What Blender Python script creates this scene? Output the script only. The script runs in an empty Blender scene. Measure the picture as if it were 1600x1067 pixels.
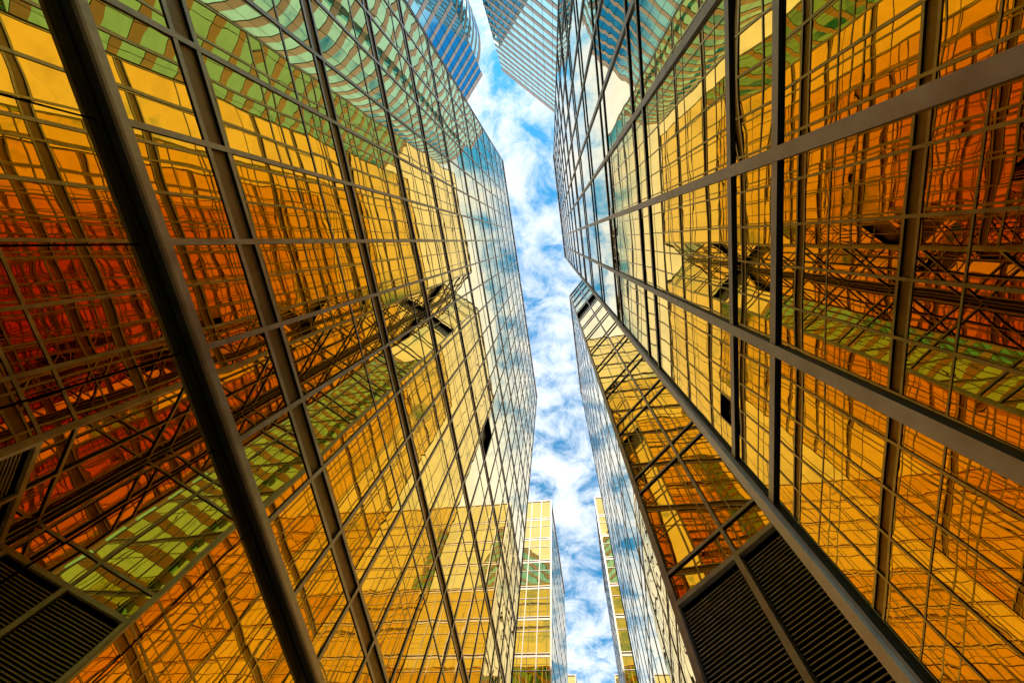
import bpy, math, random
from mathutils import Vector, Matrix

random.seed(7)
rad = math.radians
scn = bpy.context.scene
col = scn.collection
EYE = 1.6                      # eye height above the pavement; heights below are above the eye
FPX, LENS = 644.5, 13.596
R = ((0.98390519, -0.12145576, -0.13106898),
     (0.14995327, 0.96012277, 0.23596248),
     (0.09718331, -0.25181893, 0.96288246))

# ------------------------------------------------------------------ materials
def new_mat(name):
    m = bpy.data.materials.new(name); m.use_nodes = True
    nt = m.node_tree
    return m, nt, nt.nodes['Principled BSDF']

def N(nt, kind, **kw):
    n = nt.nodes.new(kind)
    for k, v in kw.items():
        if k in n.inputs: n.inputs[k].default_value = v
        else: setattr(n, k, v)
    return n

def math_node(nt, op, a, b=None, clamp=False):
    n = nt.nodes.new('ShaderNodeMath'); n.operation = op; n.use_clamp = clamp
    for i, v in enumerate((a, b)):
        if v is None: continue
        if isinstance(v, (int, float)): n.inputs[i].default_value = v
        else: nt.links.new(v, n.inputs[i])
    return n.outputs[0]

def mirror_glass(name, base, edge, pillow=.0026, wave=.0008, wscale=.8, rough=0.0, joint=0):
    """coated mirror glass: every pane bulges a little by its own amount and has its own roll ripple"""
    m, nt, b = new_mat(name)
    b.inputs['Metallic'].default_value = 1
    b.inputs['Base Color'].default_value = (*base, 1)
    b.inputs['Specular Tint'].default_value = (*edge, 1)
    b.inputs['Roughness'].default_value = rough
    uv = N(nt, 'ShaderNodeUVMap', uv_map='pane')
    sx = N(nt, 'ShaderNodeSeparateXYZ'); nt.links.new(uv.outputs[0], sx.inputs[0])
    at = N(nt, 'ShaderNodeAttribute', attribute_name='pane_seed')
    fu = math_node(nt, 'MULTIPLY', sx.outputs[0], math_node(nt, 'SUBTRACT', 1.0, sx.outputs[0]))
    fv = math_node(nt, 'MULTIPLY', sx.outputs[1], math_node(nt, 'SUBTRACT', 1.0, sx.outputs[1]))
    pil = math_node(nt, 'MULTIPLY', math_node(nt, 'MULTIPLY', fu, fv), 16.0)
    amp = math_node(nt, 'MULTIPLY', math_node(nt, 'SUBTRACT', at.outputs['Fac'], 0.35), pillow)
    pil = math_node(nt, 'MULTIPLY', pil, amp)
    geo = N(nt, 'ShaderNodeNewGeometry')
    off = N(nt, 'ShaderNodeVectorMath', operation='SCALE')
    cmb = N(nt, 'ShaderNodeCombineXYZ')
    for i in range(3): nt.links.new(at.outputs['Fac'], cmb.inputs[i])
    nt.links.new(cmb.outputs[0], off.inputs[0]); off.inputs['Scale'].default_value = 37.0
    add = N(nt, 'ShaderNodeVectorMath', operation='ADD')
    nt.links.new(geo.outputs['Position'], add.inputs[0]); nt.links.new(off.outputs[0], add.inputs[1])
    nz = N(nt, 'ShaderNodeTexNoise', **{'Scale': wscale, 'Detail': 1.0, 'Roughness': .4})
    nt.links.new(add.outputs[0], nz.inputs['Vector'])
    wv = math_node(nt, 'MULTIPLY', nz.outputs['Fac'], wave * 4)
    h = math_node(nt, 'ADD', pil, wv)
    bp = N(nt, 'ShaderNodeBump', **{'Strength': 1.0, 'Distance': 1.0})
    nt.links.new(h, bp.inputs['Height'])
    nt.links.new(bp.outputs[0], b.inputs['Normal'])
    if joint: joints(nt, b, sx.outputs[0], joint, (*base, 1))
    return m

def joints(nt, b, u, width, base=None):
    """dark sealant joint at both side edges of every panel"""
    d = math_node(nt, 'MINIMUM', u, math_node(nt, 'SUBTRACT', 1.0, u))
    f = math_node(nt, 'LESS_THAN', d, width)
    mx = N(nt, 'ShaderNodeMix', data_type='RGBA'); nt.links.new(f, mx.inputs['Factor'])
    if base: mx.inputs[6].default_value = base
    else: nt.links.new(b.inputs['Base Color'].links[0].from_socket, mx.inputs[6])
    mx.inputs[7].default_value = (.05, .05, .05, 1)
    nt.links.new(mx.outputs[2], b.inputs['Base Color'])

def metal(name, base, rough=.5, metallic=.0, var=.25, scale=3.0, joint=0):
    m, nt, b = new_mat(name)
    b.inputs['Metallic'].default_value = metallic
    geo = N(nt, 'ShaderNodeNewGeometry')
    nz = N(nt, 'ShaderNodeTexNoise', **{'Scale': scale, 'Detail': 5.0, 'Roughness': .65})
    nt.links.new(geo.outputs['Position'], nz.inputs['Vector'])
    rp = N(nt, 'ShaderNodeMapRange', **{'From Min': .3, 'From Max': .7, 'To Min': 1 - var, 'To Max': 1 + var})
    nt.links.new(nz.outputs['Fac'], rp.inputs['Value'])
    mx = N(nt, 'ShaderNodeVectorMath', operation='SCALE')
    mx.inputs[0].default_value = base
    nt.links.new(rp.outputs[0], mx.inputs['Scale'])
    nt.links.new(mx.outputs[0], b.inputs['Base Color'])
    if joint:
        uv = N(nt, 'ShaderNodeUVMap', uv_map='pane'); sx = N(nt, 'ShaderNodeSeparateXYZ'); nt.links.new(uv.outputs[0], sx.inputs[0])
        joints(nt, b, sx.outputs[0], joint)
    r2 = N(nt, 'ShaderNodeMapRange', **{'From Min': .3, 'From Max': .7, 'To Min': rough - .08, 'To Max': rough + .1})
    nt.links.new(nz.outputs['Fac'], r2.inputs['Value']); nt.links.new(r2.outputs[0], b.inputs['Roughness'])
    return m

GOLD = mirror_glass('gold mirror glass', (.885, .665, .205), (1, 1, 1))
TEAL = mirror_glass('turquoise mirror glass', (.34, .66, .69), (.85, .97, 1), pillow=.003, wave=.0004, wscale=.5, joint=.022)
DEEP = mirror_glass('deep blue mirror glass', (.25, .56, .66), (.75, .94, 1), pillow=.003, wave=.0004, wscale=.5, joint=.022)
BRONZE = metal('bronze anodised aluminium', (.66, .645, .64), .42, .35)
CHANNEL = metal('brown anodised channel', (.44, .34, .23), .5, .3)
DARK = metal('dark gasket and shade', (.012, .014, .012), .6)  # gasket black; on bar undersides it stands in for shade
SOFFIT = metal('dark olive soffit metal', (.05, .052, .042), .5, .2)
BLACK = metal('unlit opening', (.035, .028, .018), .35)
BLADE = metal('louver blade metal', (.60, .56, .45), .5, .3)
STONE = metal('taupe granite band', (.44, .34, .28), .55, 0, .12, 1.2, .025)
CREAM = metal('pale bronze frame', (.43, .36, .275), .45, .2)
WALL = metal('rendered rear wall', (.30, .27, .22), .8)
ROOF = metal('roof membrane', (.25, .25, .24), .9)

# ------------------------------------------------------------------ mesh helpers
class MB:
    def __init__(s): s.v = []; s.f = []; s.uv = []; s.seed = []; s.mi = []
    def poly(s, pts, uv=None, seed=.5):
        b = len(s.v); s.v += [tuple(p) for p in pts]; s.f.append(tuple(range(b, b + len(pts))))
        s.uv += uv or [(0, 0)] * len(pts); s.seed += [seed] * len(pts); s.mi.append(0)
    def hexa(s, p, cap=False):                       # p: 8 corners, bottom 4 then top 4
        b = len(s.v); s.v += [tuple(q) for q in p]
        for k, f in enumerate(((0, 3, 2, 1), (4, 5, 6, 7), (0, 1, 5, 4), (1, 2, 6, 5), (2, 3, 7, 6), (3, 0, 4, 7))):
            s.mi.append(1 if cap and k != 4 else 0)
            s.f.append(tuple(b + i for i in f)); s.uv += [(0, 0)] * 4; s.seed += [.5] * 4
    def build(s, name, mat, parent=None, glass=False):
        me = bpy.data.meshes.new(name)
        me.from_pydata(s.v, [], s.f); me.materials.append(mat)
        if any(s.mi):                     # metal front face; dark gasket sides, undersides with shade painted in
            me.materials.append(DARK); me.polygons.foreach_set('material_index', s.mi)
        if glass:
            u = me.uv_layers.new(name='pane')
            u.data.foreach_set('uv', [c for p in s.uv for c in p])
            a = me.attributes.new('pane_seed', 'FLOAT', 'CORNER')
            a.data.foreach_set('value', s.seed)
        me.update()
        o = bpy.data.objects.new(name, me); col.objects.link(o)
        if parent: o.parent = parent
        return o

def thing(name, label, cat, loc=(0, 0, 0), group=None):
    o = bpy.data.objects.new(name, None); col.objects.link(o)
    o.location = loc; o['label'] = label; o['category'] = cat
    if group: o['group'] = group
    o.empty_display_size = .5
    bpy.context.view_layer.update()
    return o

class Wall:
    """local frame of one facade: u along it, n outward, z up (above the eye)"""
    def __init__(s, root, p0, p1, out):
        s.root = root; s.o = Vector(root.location)
        s.p0 = Vector((*p0, 0)); d = Vector((*p1, 0)) - s.p0
        s.len = d.length; s.u = d.normalized()
        n = Vector((s.u.y, -s.u.x, 0))
        if n.dot(Vector((*out, 0))) < 0: n = -n
        s.n = n
    def P(s, u, n, z):
        return s.p0 + s.u * u + s.n * n + Vector((0, 0, z + EYE)) - s.o
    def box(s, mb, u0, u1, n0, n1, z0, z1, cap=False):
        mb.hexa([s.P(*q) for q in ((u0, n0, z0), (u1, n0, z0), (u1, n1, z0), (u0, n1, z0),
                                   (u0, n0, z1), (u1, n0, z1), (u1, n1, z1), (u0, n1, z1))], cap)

def project(p):
    d = (p[0], p[1], p[2] - EYE)
    x, y, z = (sum(R[i][k] * d[i] for i in range(3)) for k in range(3))
    if z <= .05: return None
    return 800 + x / z * FPX * .938, 533.5 + y / z * FPX * .938

def score(w, u0, u1, z0, z1):
    pts = [project(w.P(u, 0, z) + w.o) for u, z in ((u0, z0), (u1, z0), (u1, z1), (u0, z1))]
    if any(p is None for p in pts): return 0
    c = w.P((u0 + u1) / 2, 0, (z0 + z1) / 2) + w.o - Vector((0, 0, EYE))
    if c.dot(w.n) > 0: return 0
    pts = [(min(max(p[0], 0), 1600), min(max(p[1], 0), 1067)) for p in pts]
    return abs(sum(pts[i][0] * pts[(i + 1) % 4][1] - pts[(i + 1) % 4][0] * pts[i][1] for i in range(4))) / 2

def facade(w, us, edges, rails, panes, mull=(.09, .10), mull_z=(-EYE, 49), mat=None,
           rail_h=.08, rail_d=.06, channels=(), dark=(), transoms=(), tran_h=.05, tran_d=.045, cap=True, seam=0):
    """us: mullion centres; edges: heights that bound pane rows; rails: heavy rails; channels: (z0,z1) metal recess"""
    mat = mat or BRONZE
    mw, md = mull
    for u in us:
        mb = MB(); za, zb = mull_z; cuts = [za]
        while cuts[-1] + 5.2 < zb and seam: cuts.append((cuts[-1] if len(cuts) > 1 else seam - 3.4) + 3.4)
        cuts.append(zb)
        for k in range(len(cuts) - 1):            # cover caps meet in an open butt joint over the black body
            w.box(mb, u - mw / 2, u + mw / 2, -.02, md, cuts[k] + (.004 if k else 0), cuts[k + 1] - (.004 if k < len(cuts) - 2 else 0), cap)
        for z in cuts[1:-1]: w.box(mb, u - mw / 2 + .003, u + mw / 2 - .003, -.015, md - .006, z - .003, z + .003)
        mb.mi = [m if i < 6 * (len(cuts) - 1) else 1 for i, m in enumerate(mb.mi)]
        mb.build('mullion', mat, w.root)
    a, b = us[0], us[-1]
    for z in rails:
        mb = MB()
        for i in range(len(us) - 1):
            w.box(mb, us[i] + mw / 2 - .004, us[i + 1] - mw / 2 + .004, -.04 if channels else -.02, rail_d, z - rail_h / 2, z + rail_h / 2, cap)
        mb.build('rail', mat, w.root)
    for z in transoms:
        mb = MB()
        for i in range(len(us) - 1):
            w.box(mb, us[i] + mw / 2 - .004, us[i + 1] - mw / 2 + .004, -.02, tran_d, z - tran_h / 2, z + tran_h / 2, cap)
        mb.build('transom', mat, w.root)
    for z0, z1 in channels:
        mb = MB(); w.box(mb, a, b, -.07, -.03, z0, z1); mb.build('spandrel_channel', CHANNEL, w.root)
    for j in range(len(edges) - 1):
        z0, z1 = edges[j], edges[j + 1]
        if any(abs(z0 - c[0]) < .03 and abs(z1 - c[1]) < .03 for c in channels): continue
        for i in range(len(us) - 1):
            if (i, j) in dark:
                mb = MB(); w.box(mb, us[i] + .02, us[i + 1] - .02, -.30, -.24, z0, z1)
                mb.build('open_panel', BLACK, w.root); continue
            panes.append((score(w, us[i], us[i + 1], z0, z1), w, us[i], us[i + 1], z0, z1))

def pane_into(mb, w, u0, u1, z0, z1, tilt=.0009):
    r = random.random
    t = [(2 * r() - 1) * tilt * 1.3 for _ in range(3)]
    q = [w.P(u0, t[0], z0), w.P(u1, t[1], z0), w.P(u1, t[1] + t[2] - t[0], z1), w.P(u0, t[2], z1)]
    mb.poly(q, [(0, 0), (1, 0), (1, 1), (0, 1)], r())

def glaze(root, panes, keep=100, mat=None):
    panes.sort(key=lambda p: -p[0])
    for p in panes[:keep]:
        mb = MB(); pane_into(mb, *p[1:]); mb.build('window_pane', mat or GOLD, root, True)
    if panes[keep:]:
        mb = MB()
        for p in panes[keep:]: pane_into(mb, *p[1:])
        o = mb.build('window_panes', mat or GOLD, root, True); o['kind'] = 'stuff'

def roof(root, poly, z, mat=None, rise=.25, name='roof'):
    mb = MB(); o = Vector(root.location)
    bot = [Vector((x, y, z + EYE)) - o for x, y in poly]; top = [p + Vector((0, 0, rise)) for p in bot]
    mb.poly(top); mb.poly(bot[::-1])
    for i in range(len(poly)):
        k = (i + 1) % len(poly); mb.poly([bot[i], bot[k], top[k], top[i]])
    return mb.build(name, mat or ROOF, root)

def plain_wall(root, p0, p1, out, z0, z1):
    w = Wall(root, p0, p1, out); mb = MB(); w.box(mb, 0, w.len, -.3, 0, z0, z1); mb.build('rear_wall', WALL, root)

def grid(a, b, step):
    n = max(1, round((b - a) / step)); return [a + (b - a) * i / n for i in range(n + 1)]

# ------------------------------------------------------------------ west tower (left of the photograph)
XW, YN, YF, TOPW = -4.525, -9.92, 20.42, 49.6
west = thing('glass_tower', 'gold mirror glass tower on the left, dark band above its ground floor',
             'tower', (XW - 13, 5, 0), 'gold glass towers along the alley')
panes = []
w = Wall(west, (XW, YN), (XW, YF), (1, 0))
us = [-.665 + 1.3177 * k - YN for k in range(-7, 17)]
bands = [5.60 + 3.69 * k for k in range(12)]
HB = .175
edges, rails, chans, trans = [4.37], [], [], []
for z in bands:
    if z > 5.7: edges.append(z - 1.25); trans.append(z - 1.25)
    edges += [z - HB, z + HB]; rails += [z - HB, z + HB]; chans.append((z - HB, z + HB))
edges += [48.62, TOPW]; trans.append(48.62); rails.append(TOPW - .03)
facade(w, us, edges, rails, panes, mull=(.078, .026), mull_z=(4.30, TOPW), channels=chans, transoms=trans,
       rail_h=.07, rail_d=.02, tran_h=.045, tran_d=.015, seam=7.35)
DARKSPOT = (9.25, 17.95)
best = min((p for p in panes if p[5] - p[4] > 2), key=lambda p: abs((p[2] + p[3]) / 2 + YN - DARKSPOT[0]) + abs((p[4] + p[5]) / 2 - DARKSPOT[1]))
panes.remove(best)
mb = MB(); w.box(mb, best[2], best[3], -.30, -.24, best[4], best[5]); mb.build('open_panel', BLACK, west)
# fascia, lip, soffit and slot above the ground-floor glazing
for nm, m, n0, n1, z0, z1 in (('fascia', BRONZE, -.05, .045, 4.262, 4.372), ('drip_lip', CREAM, .01, .058, 4.222, 4.26),
                             ('soffit', SOFFIT, -.10, .008, 4.222, 4.26), ('soffit_gasket', DARK, -.15, -.102, 4.19, 4.26)):
    mb = MB(); w.box(mb, us[0], us[-1], n0, n1, z0, z1); mb.build(nm, m, west)
ws = Wall(west, (XW - .145, YN), (XW - .145, YF), (1, 0))
mb = MB(); ws.box(mb, us[0], us[-1], -.12, -.06, -EYE, 4.20); mb.build('storefront_backing', DARK, west)
for i in range(len(us) - 1):
    mb = MB(); pane_into(mb, ws, us[i] + .011, us[i + 1] - .011, -EYE + .05, 4.20, .0004)
    mb.build('storefront_pane', GOLD, west, True)
for p0, p1, out in (((XW, YN), (XW - 26, YN), (0, -1)), ((XW, YF), (XW - 26, YF), (0, 1))):
    w2 = Wall(west, p0, p1, out)
    facade(w2, grid(0, 26, 1.318), edges, rails, panes, mull=(.085, .04), mull_z=(-EYE, TOPW), channels=chans,
           transoms=trans, rail_h=.075, rail_d=.03, tran_d=.022)
    mb = MB(); w2.box(mb, 0, 26, -.1, -.02, -EYE, 4.37); mb.build('ground_floor_wall', SOFFIT, west)
plain_wall(west, (XW - 26, YN), (XW - 26, YF), (-1, 0), -EYE, TOPW)
roof(west, [(XW + .08, YN - .08), (XW + .08, YF + .08), (XW - 26, YF + .08), (XW - 26, YN - .08)], TOPW, BRONZE, .12, 'roof_coping')
glaze(west, panes)

# ------------------------------------------------------------------ east tower (right) with a V-shaped notch
XE, TOPE = 1.50, 49.3
YS = -9.42
C1 = (XE, 2.33); BC = (XE, 7.17)
dn = (BC[1] - C1[1]) / 2; AP = (XE + dn, C1[1] + dn)
east = thing('glass_tower', 'gold mirror glass tower on the right with a notch and dark louvers',
             'tower', (XE + 13, 5, 0), 'gold glass towers along the alley')
panes = []
Ls = [2.86 + 3.36 * k for k in range(14)]
edges = [-EYE]; rails = []
for z in Ls:
    edges += [z, z + .66]; rails += [z, z + .66]
edges.append(TOPE); rails.append(TOPE - .05)
w = Wall(east, (XE, YS), C1, (-1, 0))
us = [-.3125 + 1.309 * k - YS for k in range(-7, 3)]
us[0] = .03
facade(w, us, edges, rails, panes, mull=(.088, .028), mull_z=(-EYE, TOPE), rail_h=.07, rail_d=.022, seam=5.0)
def corner_post(root, x, y, a, size, top, mat=BRONZE):
    c, s = math.cos(a) * size / 2, math.sin(a) * size / 2
    q = [(x + c - s, y + s + c), (x - c - s, y - s + c), (x - c + s, y - s - c), (x + c + s, y + s - c)]
    mb = MB(); o = Vector(root.location)
    mb.hexa([Vector((px, py, 0)) - o for px, py in q] + [Vector((px, py, top + EYE)) - o for px, py in q])
    return mb.build('corner_post', mat, root)
corner_post(east, C1[0], C1[1] + .02, 0, .11, TOPE)
corner_post(east, BC[0], BC[1] - .01, rad(45), .09, TOPE)
s2 = 2 ** .5
la = dn * s2
drow = [j for j in range(len(edges) - 1) if edges[j] > 33 and edges[j + 1] - edges[j] > 2][0]
for k, (pa, pb, out) in enumerate(((BC, AP, (-1, -1)), (AP, C1, (-1, 1)))):
    w = Wall(east, pa, pb, out)
    ul = [.07, 1.62, 3.15, la - .04] if k == 0 else [la - u for u in (la - .04, 3.15, 1.62, .07)]
    el = [6.22] + [e for e in edges if e > 6.3]
    rl = [z for z in rails if z > 6.3]
    facade(w, ul, el, rl, panes, mull=(.075, .05), mull_z=(6.22, TOPE), rail_h=.075, rail_d=.04,
           dark={(i, el.index(edges[drow])) for i in range(3)})
    # louvers
    mb = MB(); w.box(mb, 0, la, -.02, .085, 6.12, 6.22); mb.build('louver_head', BRONZE, east)
    for i in range(3):
        if ul[i + 1] - ul[i] < .4: continue
        f = MB(); u0, u1 = ul[i] + .06, ul[i + 1] - .06
        for a0, a1 in ((u0 - .02, u0 + .03), (u1 - .03, u1 + .02)): w.box(f, a0, a1, -.1, .03, -EYE, 6.10)
        w.box(f, u0, u1, -.24, -.22, -EYE, 6.115)
        fr = f.build('louver_panel', BLACK, east)
        b = MB(); z = -EYE + .08
        while z < 6.02:
            b.hexa([w.P(*q) for q in ((u0 + .03, .0, z), (u1 - .03, .0, z), (u1 - .03, -.09, z + .05), (u0 + .03, -.09, z + .05),
                                      (u0 + .03, .0, z + .016), (u1 - .03, .0, z + .016), (u1 - .03, -.09, z + .066), (u0 + .03, -.09, z + .066))])
            z += .068
        b.build('louver_blades', BLADE, fr)
    for u in ul:
        mb = MB(); w.box(mb, u - .055, u + .055, -.05, .09, -EYE, 6.12); mb.build('louver_post', BRONZE, east)
w = Wall(east, BC, (XE, YF), (-1, 0))
facade(w, [.05] + [1.32 * k for k in range(1, 10)] + [YF - BC[1]], edges, rails, panes, mull=(.06, .012), mull_z=(-EYE, TOPE), rail_h=.06, rail_d=.010)
for p0, p1, out in (((XE, YS), (XE + 26, YS), (0, -1)), ((XE, YF), (XE + 26, YF), (0, 1))):
    w2 = Wall(east, p0, p1, out)
    facade(w2, grid(0, 26, 1.318), edges, rails, panes, mull=(.06, .012), mull_z=(-EYE, TOPE), rail_h=.06, rail_d=.010)
plain_wall(east, (XE + 26, YS), (XE + 26, YF), (1, 0), -EYE, TOPE)
roof(east, [(XE - .1, YS - .1), (XE - .1, C1[1] + .06), (AP[0] - .08, AP[1]), (XE - .1, BC[1] - .06), (XE - .1, YF + .1),
            (XE + 26, YF + .1), (XE + 26, YS - .1)], TOPE, BRONZE, .12, 'roof_coping')
glaze(east, panes)

# ------------------------------------------------------------------ the next gold towers up the alley
def gold_block(label, xi, out, y0, y1, top, depth=24, near=True):
    root = thing('glass_tower', label, 'tower', (xi - out * depth / 2, (y0 + y1) / 2, 0), 'gold glass towers along the alley')
    panes = []
    zb = [top - 3.66 - 3.57 * k for k in range(13)]
    edges, rails, chans, trans = [top], [top - .06], [], []
    for k, z in enumerate(zb):
        if z < 1: continue
        edges += [z + .17, z - .17]; rails += [z + .17, z - .17]; chans.append((z - .17, z + .17))
        if z - 1.35 > 2: edges.append(z - 1.35); trans.append(z - 1.35)
    edges.append(-EYE); edges = edges[::-1]
    w = Wall(root, (xi, y0), (xi - out * depth, y0), (0, -1))
    facade(w, grid(0, depth, 1.36), edges, rails, panes, mull=(.09, .04), mull_z=(-EYE, top), channels=chans, transoms=trans,
           rail_h=.08, rail_d=.03, mat=CREAM)
    w = Wall(root, (xi, y0), (xi, y1), (out, 0))
    facade(w, grid(0, y1 - y0, 1.318), edges, rails, panes, mull=(.06, .012), mull_z=(-EYE, top), channels=chans, transoms=trans,
           rail_h=.05, rail_d=.010, tran_d=.008)
    corner_post(root, xi, y0, 0, .16, top, CREAM)
    plain_wall(root, (xi, y1), (xi - out * depth, y1), (0, 1), -EYE, top)
    plain_wall(root, (xi - out * depth, y0), (xi - out * depth, y1), (-out, 0), -EYE, top)
    roof(root, [(xi + out * .09, y0 - .09), (xi + out * .09, y1), (xi - out * depth, y1), (xi - out * depth, y0 - .09)], top, CREAM, .16, 'roof_coping')
    glaze(root, panes)
    return root
gold_block('pale framed gold glass tower just beyond the big left tower', -4.58, 1, 36.1, 52.7, 48.5)
gold_block('thin sliver of gold glass tower beyond the notched right tower', 1.64, -1, 36.1, 52.7, 48.5)
gold_block('small beige corner of a far glass tower beside the pale framed tower', -4.74, 1, 69.4, 86, 48.5)
gold_block('narrow beige edge of a far glass tower behind the thin sliver tower', 1.60, -1, 69.4, 86, 48.5)

# ------------------------------------------------------------------ teal towers behind the photographer
def arc(cx, cy, r, a0, a1, n):
    return [(cx + r * math.cos(rad(a0 + (a1 - a0) * i / n)), cy + r * math.sin(rad(a0 + (a1 - a0) * i / n))) for i in range(n + 1)]
def offset_poly(poly, d):
    n = len(poly); out = []
    ar = sum(poly[i][0] * poly[(i + 1) % n][1] - poly[(i + 1) % n][0] * poly[i][1] for i in range(n))
    sg = 1 if ar > 0 else -1
    for i in range(n):
        a, b, c = Vector(poly[i - 1]), Vector(poly[i]), Vector(poly[(i + 1) % n])
        e1, e2 = (b - a).normalized(), (c - b).normalized()
        n1, n2 = Vector((e1.y, -e1.x)) * sg, Vector((e2.y, -e2.x)) * sg
        m = (n1 + n2); m = m / max(.35, m.length_squared / 2) 
        out.append(tuple(b + m * d))
    return out
def teal_tower(label, mirror, top, glass, F, gh):
    pts = [(-13, -46.3), (-14.2, -47.5)] + arc(-26.2, -55.5, 14, 35, -62, 14) + [(-24, -76), (-54, -60), (-52, -42)] + \
          arc(-39, -34.2, 8, 190, 14, 16) + [(-31.0, -28.3)]
    if mirror: pts = [(-20.4 - x, y) for x, y in pts]
    cx = sum(p[0] for p in pts) / len(pts); cy = sum(p[1] for p in pts) / len(pts)
    root = thing('office_tower', label, 'tower', (cx, cy, 0), 'banded teal office towers')
    o = Vector((cx, cy, 0))
    out = offset_poly(pts, .05)
    def ring(mb, poly, z0, z1, glass=False, caps=False):
        n = len(poly)
        for i in range(n):
            a, b = poly[i], poly[(i + 1) % n]
            L = math.hypot(b[0] - a[0], b[1] - a[1]); k = max(1, round(L / 2.2))
            for j in range(k):
                p = (a[0] + (b[0] - a[0]) * j / k, a[1] + (b[1] - a[1]) * j / k)
                q = (a[0] + (b[0] - a[0]) * (j + 1) / k, a[1] + (b[1] - a[1]) * (j + 1) / k)
                t = [random.uniform(-.004, .004) if glass else 0 for _ in range(2)]
                mb.poly([Vector((p[0], p[1], z0 + EYE)) - o, Vector((q[0], q[1], z0 + EYE)) - o,
                         Vector((q[0] + t[0], q[1] + t[1], z1 + EYE)) - o, Vector((p[0] + t[0], p[1] + t[1], z1 + EYE)) - o],
                        [(0, 0), (1, 0), (1, 1), (0, 1)], random.random())
        if caps:
            mb.poly([Vector((p[0], p[1], z0 + EYE)) - o for p in poly]); mb.poly([Vector((p[0], p[1], z1 + EYE)) - o for p in poly][::-1])
    z = top - 1.1; zs = []
    mb = MB(); ring(mb, out, z, top, caps=True); mb.build('parapet_band', STONE, root, True)
    mb = MB(); ring(mb, offset_poly(pts, .02), z - .35, z - .004, caps=True); mb.build('parapet_groove', CHANNEL, root)
    z -= .35
    mb = MB(); ring(mb, out, z - 1.2, z - .004, caps=True); mb.build('parapet_band', STONE, root, True)
    z -= 1.2
    while z > 2:
        g0 = max(z - gh, -EYE)
        mb = MB(); ring(mb, pts, g0, z, True); mb.build('window_band', glass, root, True)
        z0 = max(g0 - (F - gh), -EYE)
        if g0 > -EYE:
            mb = MB(); ring(mb, out, z0, g0, caps=True); mb.build('stone_band', STONE, root, True)
        z = z0
    return root
teal_tower('deep blue banded office tower with a rounded bay, left of the sky gap', False, 120, DEEP, 4.0, 2.7)
teal_tower('pale turquoise banded office tower with a sharp edge, right of the sky gap', True, 120, TEAL, 3.2, 2.0)

# ------------------------------------------------------------------ ground
m, nt, b = new_mat('granite paving')
tc = N(nt, 'ShaderNodeNewGeometry')
br = N(nt, 'ShaderNodeTexBrick', **{'Scale': 1.0, 'Mortar Size': .006, 'Brick Width': .9, 'Row Height': .6})
br.inputs['Color1'].default_value = (.24, .22, .20, 1); br.inputs['Color2'].default_value = (.30, .28, .25, 1)
br.inputs['Mortar'].default_value = (.08, .075, .07, 1)
nt.links.new(tc.outputs['Position'], br.inputs['Vector']); nt.links.new(br.outputs['Color'], b.inputs['Base Color'])
b.inputs['Roughness'].default_value = .6
mb = MB(); mb.poly([(-600, -600, 0), (600, -600, 0), (600, 600, 0), (-600, 600, 0)])
g = mb.build('ground', m); g['kind'] = 'structure'

# ------------------------------------------------------------------ sky and sun
SUN_EL, SUN_AZ = 57, 180          # compass-style: from +Y (north) clockwise
wd = bpy.data.worlds.new('World'); scn.world = wd; wd.use_nodes = True
nt = wd.node_tree; bg = nt.nodes['Background']
sky = N(nt, 'ShaderNodeTexSky', sky_type='NISHITA', sun_disc=False, sun_elevation=rad(SUN_EL), sun_rotation=rad(SUN_AZ),
        air_density=1.0, dust_density=.1, ozone_density=2.0)
tc = N(nt, 'ShaderNodeTexCoord')
sp = N(nt, 'ShaderNodeSeparateXYZ'); nt.links.new(tc.outputs['Generated'], sp.inputs[0])
zc = math_node(nt, 'MAXIMUM', sp.outputs[2], .06)
px = math_node(nt, 'DIVIDE', sp.outputs[0], zc); py = math_node(nt, 'DIVIDE', sp.outputs[1], zc)
cv = N(nt, 'ShaderNodeCombineXYZ'); nt.links.new(px, cv.inputs[0]); nt.links.new(py, cv.inputs[1]); cv.inputs[2].default_value = 3.7
n1 = N(nt, 'ShaderNodeTexNoise', **{'Scale': 2.6, 'Detail': 9.0, 'Roughness': .60, 'Distortion': .25})
n2 = N(nt, 'ShaderNodeTexNoise', **{'Scale': 10.5, 'Detail': 8.0, 'Roughness': .66, 'Distortion': .4})
nt.links.new(cv.outputs[0], n1.inputs['Vector']); nt.links.new(cv.outputs[0], n2.inputs['Vector'])
dens = math_node(nt, 'ADD', math_node(nt, 'MULTIPLY', n1.outputs['Fac'], .36), math_node(nt, 'MULTIPLY', n2.outputs['Fac'], .64))
def bank(axis, a, b):                # thicker cloud away from the open lane of sky over the alley
    m = N(nt, 'ShaderNodeMapRange', interpolation_type='SMOOTHSTEP', **{'From Min': a, 'From Max': b, 'To Min': 0.0, 'To Max': .15})
    nt.links.new(axis, m.inputs['Value']); return m.outputs[0]
neg = lambda v: math_node(nt, 'MULTIPLY', v, -1.0)
more = math_node(nt, 'MAXIMUM', math_node(nt, 'MAXIMUM', bank(neg(px), .07, .28), bank(px, .135, .29)), bank(neg(py), .45, .7))
dens = math_node(nt, 'ADD', dens, more)
hole = N(nt, 'ShaderNodeVectorMath', operation='DISTANCE')     # a clear blue patch east of the zenith
cv2 = N(nt, 'ShaderNodeCombineXYZ'); nt.links.new(px, cv2.inputs[0]); nt.links.new(py, cv2.inputs[1])
nt.links.new(cv2.outputs[0], hole.inputs[0]); hole.inputs[1].default_value = (.43, .17, 0)
clear = N(nt, 'ShaderNodeMapRange', interpolation_type='SMOOTHSTEP', **{'From Min': .05, 'From Max': .14, 'To Min': .24, 'To Max': 0.0})
nt.links.new(hole.outputs['Value'], clear.inputs['Value'])
dens = math_node(nt, 'SUBTRACT', dens, clear.outputs[0])
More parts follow.
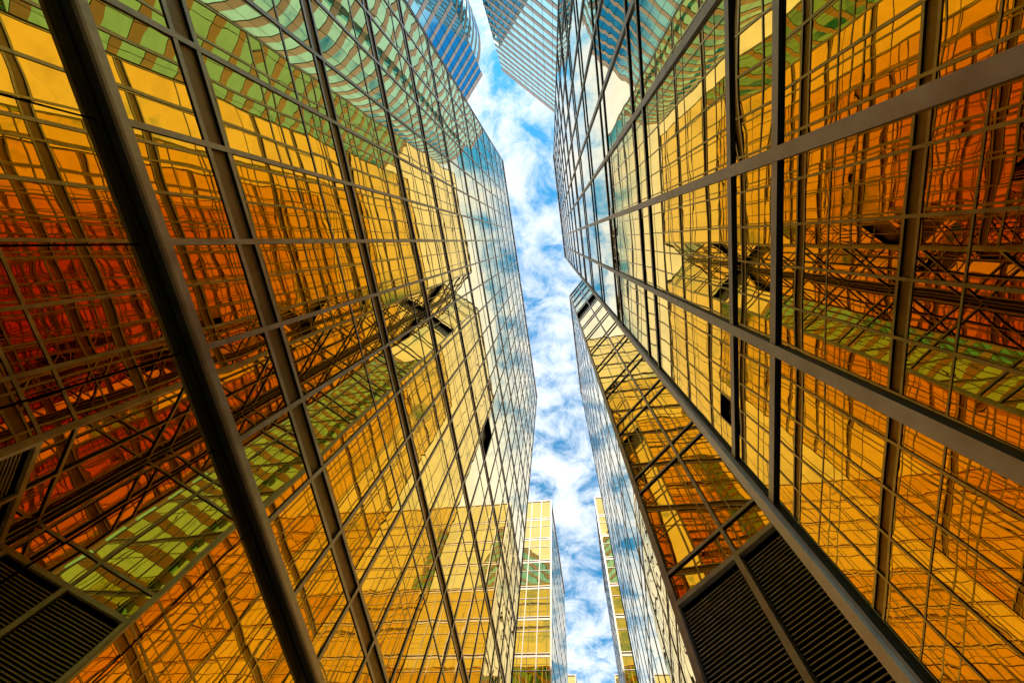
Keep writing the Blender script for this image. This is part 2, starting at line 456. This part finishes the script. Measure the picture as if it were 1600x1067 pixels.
mr = N(nt, 'ShaderNodeMapRange', interpolation_type='SMOOTHSTEP', **{'From Min': .39, 'From Max': .625, 'To Min': .0, 'To Max': .96})
nt.links.new(dens, mr.inputs['Value'])
shade = N(nt, 'ShaderNodeMapRange', **{'From Min': .46, 'From Max': .66, 'To Min': 1.0, 'To Max': .80})
nt.links.new(n2.outputs['Fac'], shade.inputs['Value'])
cl = N(nt, 'ShaderNodeVectorMath', operation='SCALE'); cl.inputs[0].default_value = (5.7, 6.0, 6.3)
nt.links.new(shade.outputs[0], cl.inputs['Scale'])
gain = N(nt, 'ShaderNodeVectorMath', operation='MULTIPLY'); gain.inputs[1].default_value = (.22, 1.08, 1.18)
nt.links.new(sky.outputs[0], gain.inputs[0])
mx = N(nt, 'ShaderNodeMix', data_type='RGBA')
nt.links.new(mr.outputs[0], mx.inputs['Factor']); nt.links.new(gain.outputs[0], mx.inputs[6]); nt.links.new(cl.outputs[0], mx.inputs[7])
nt.links.new(mx.outputs[2], bg.inputs['Color'])
bg.inputs['Strength'].default_value = .10

sl = bpy.data.lights.new('sun', 'SUN'); sl.energy = 3.2; sl.angle = rad(.5); sl.color = (1, .93, .82)
so = bpy.data.objects.new('sun', sl); col.objects.link(so)
sd = Vector((math.sin(rad(SUN_AZ)) * math.cos(rad(SUN_EL)), math.cos(rad(SUN_AZ)) * math.cos(rad(SUN_EL)), math.sin(rad(SUN_EL))))
so.rotation_euler = sd.to_track_quat('Z', 'Y').to_euler(); so.location = (0, 0, 80)

# ------------------------------------------------------------------ camera
cam = bpy.data.cameras.new('camera'); co = bpy.data.objects.new('camera', cam); col.objects.link(co)
co.matrix_world = Matrix(((R[0][0], -R[0][1], -R[0][2], 0), (R[1][0], -R[1][1], -R[1][2], 0),
                          (R[2][0], -R[2][1], -R[2][2], EYE), (0, 0, 0, 1)))
cam.lens = LENS; cam.sensor_width = 36; cam.clip_start = .05; cam.clip_end = 3000
scn.camera = co

scn.render.engine = 'CYCLES'
c = scn.cycles
c.max_bounces = 18; c.glossy_bounces = 18; c.diffuse_bounces = 4; c.transmission_bounces = 2
c.sample_clamp_indirect = 6.0; c.blur_glossy = 0.3
c.caustics_reflective = True
c.use_denoising = True; c.denoiser = 'OPENIMAGEDENOISE'; c.denoising_input_passes = 'RGB_ALBEDO_NORMAL'
scn.view_settings.view_transform = 'Standard'; scn.view_settings.look = 'None'
scn.view_settings.gamma = 1; scn.view_settings.exposure = 1.2
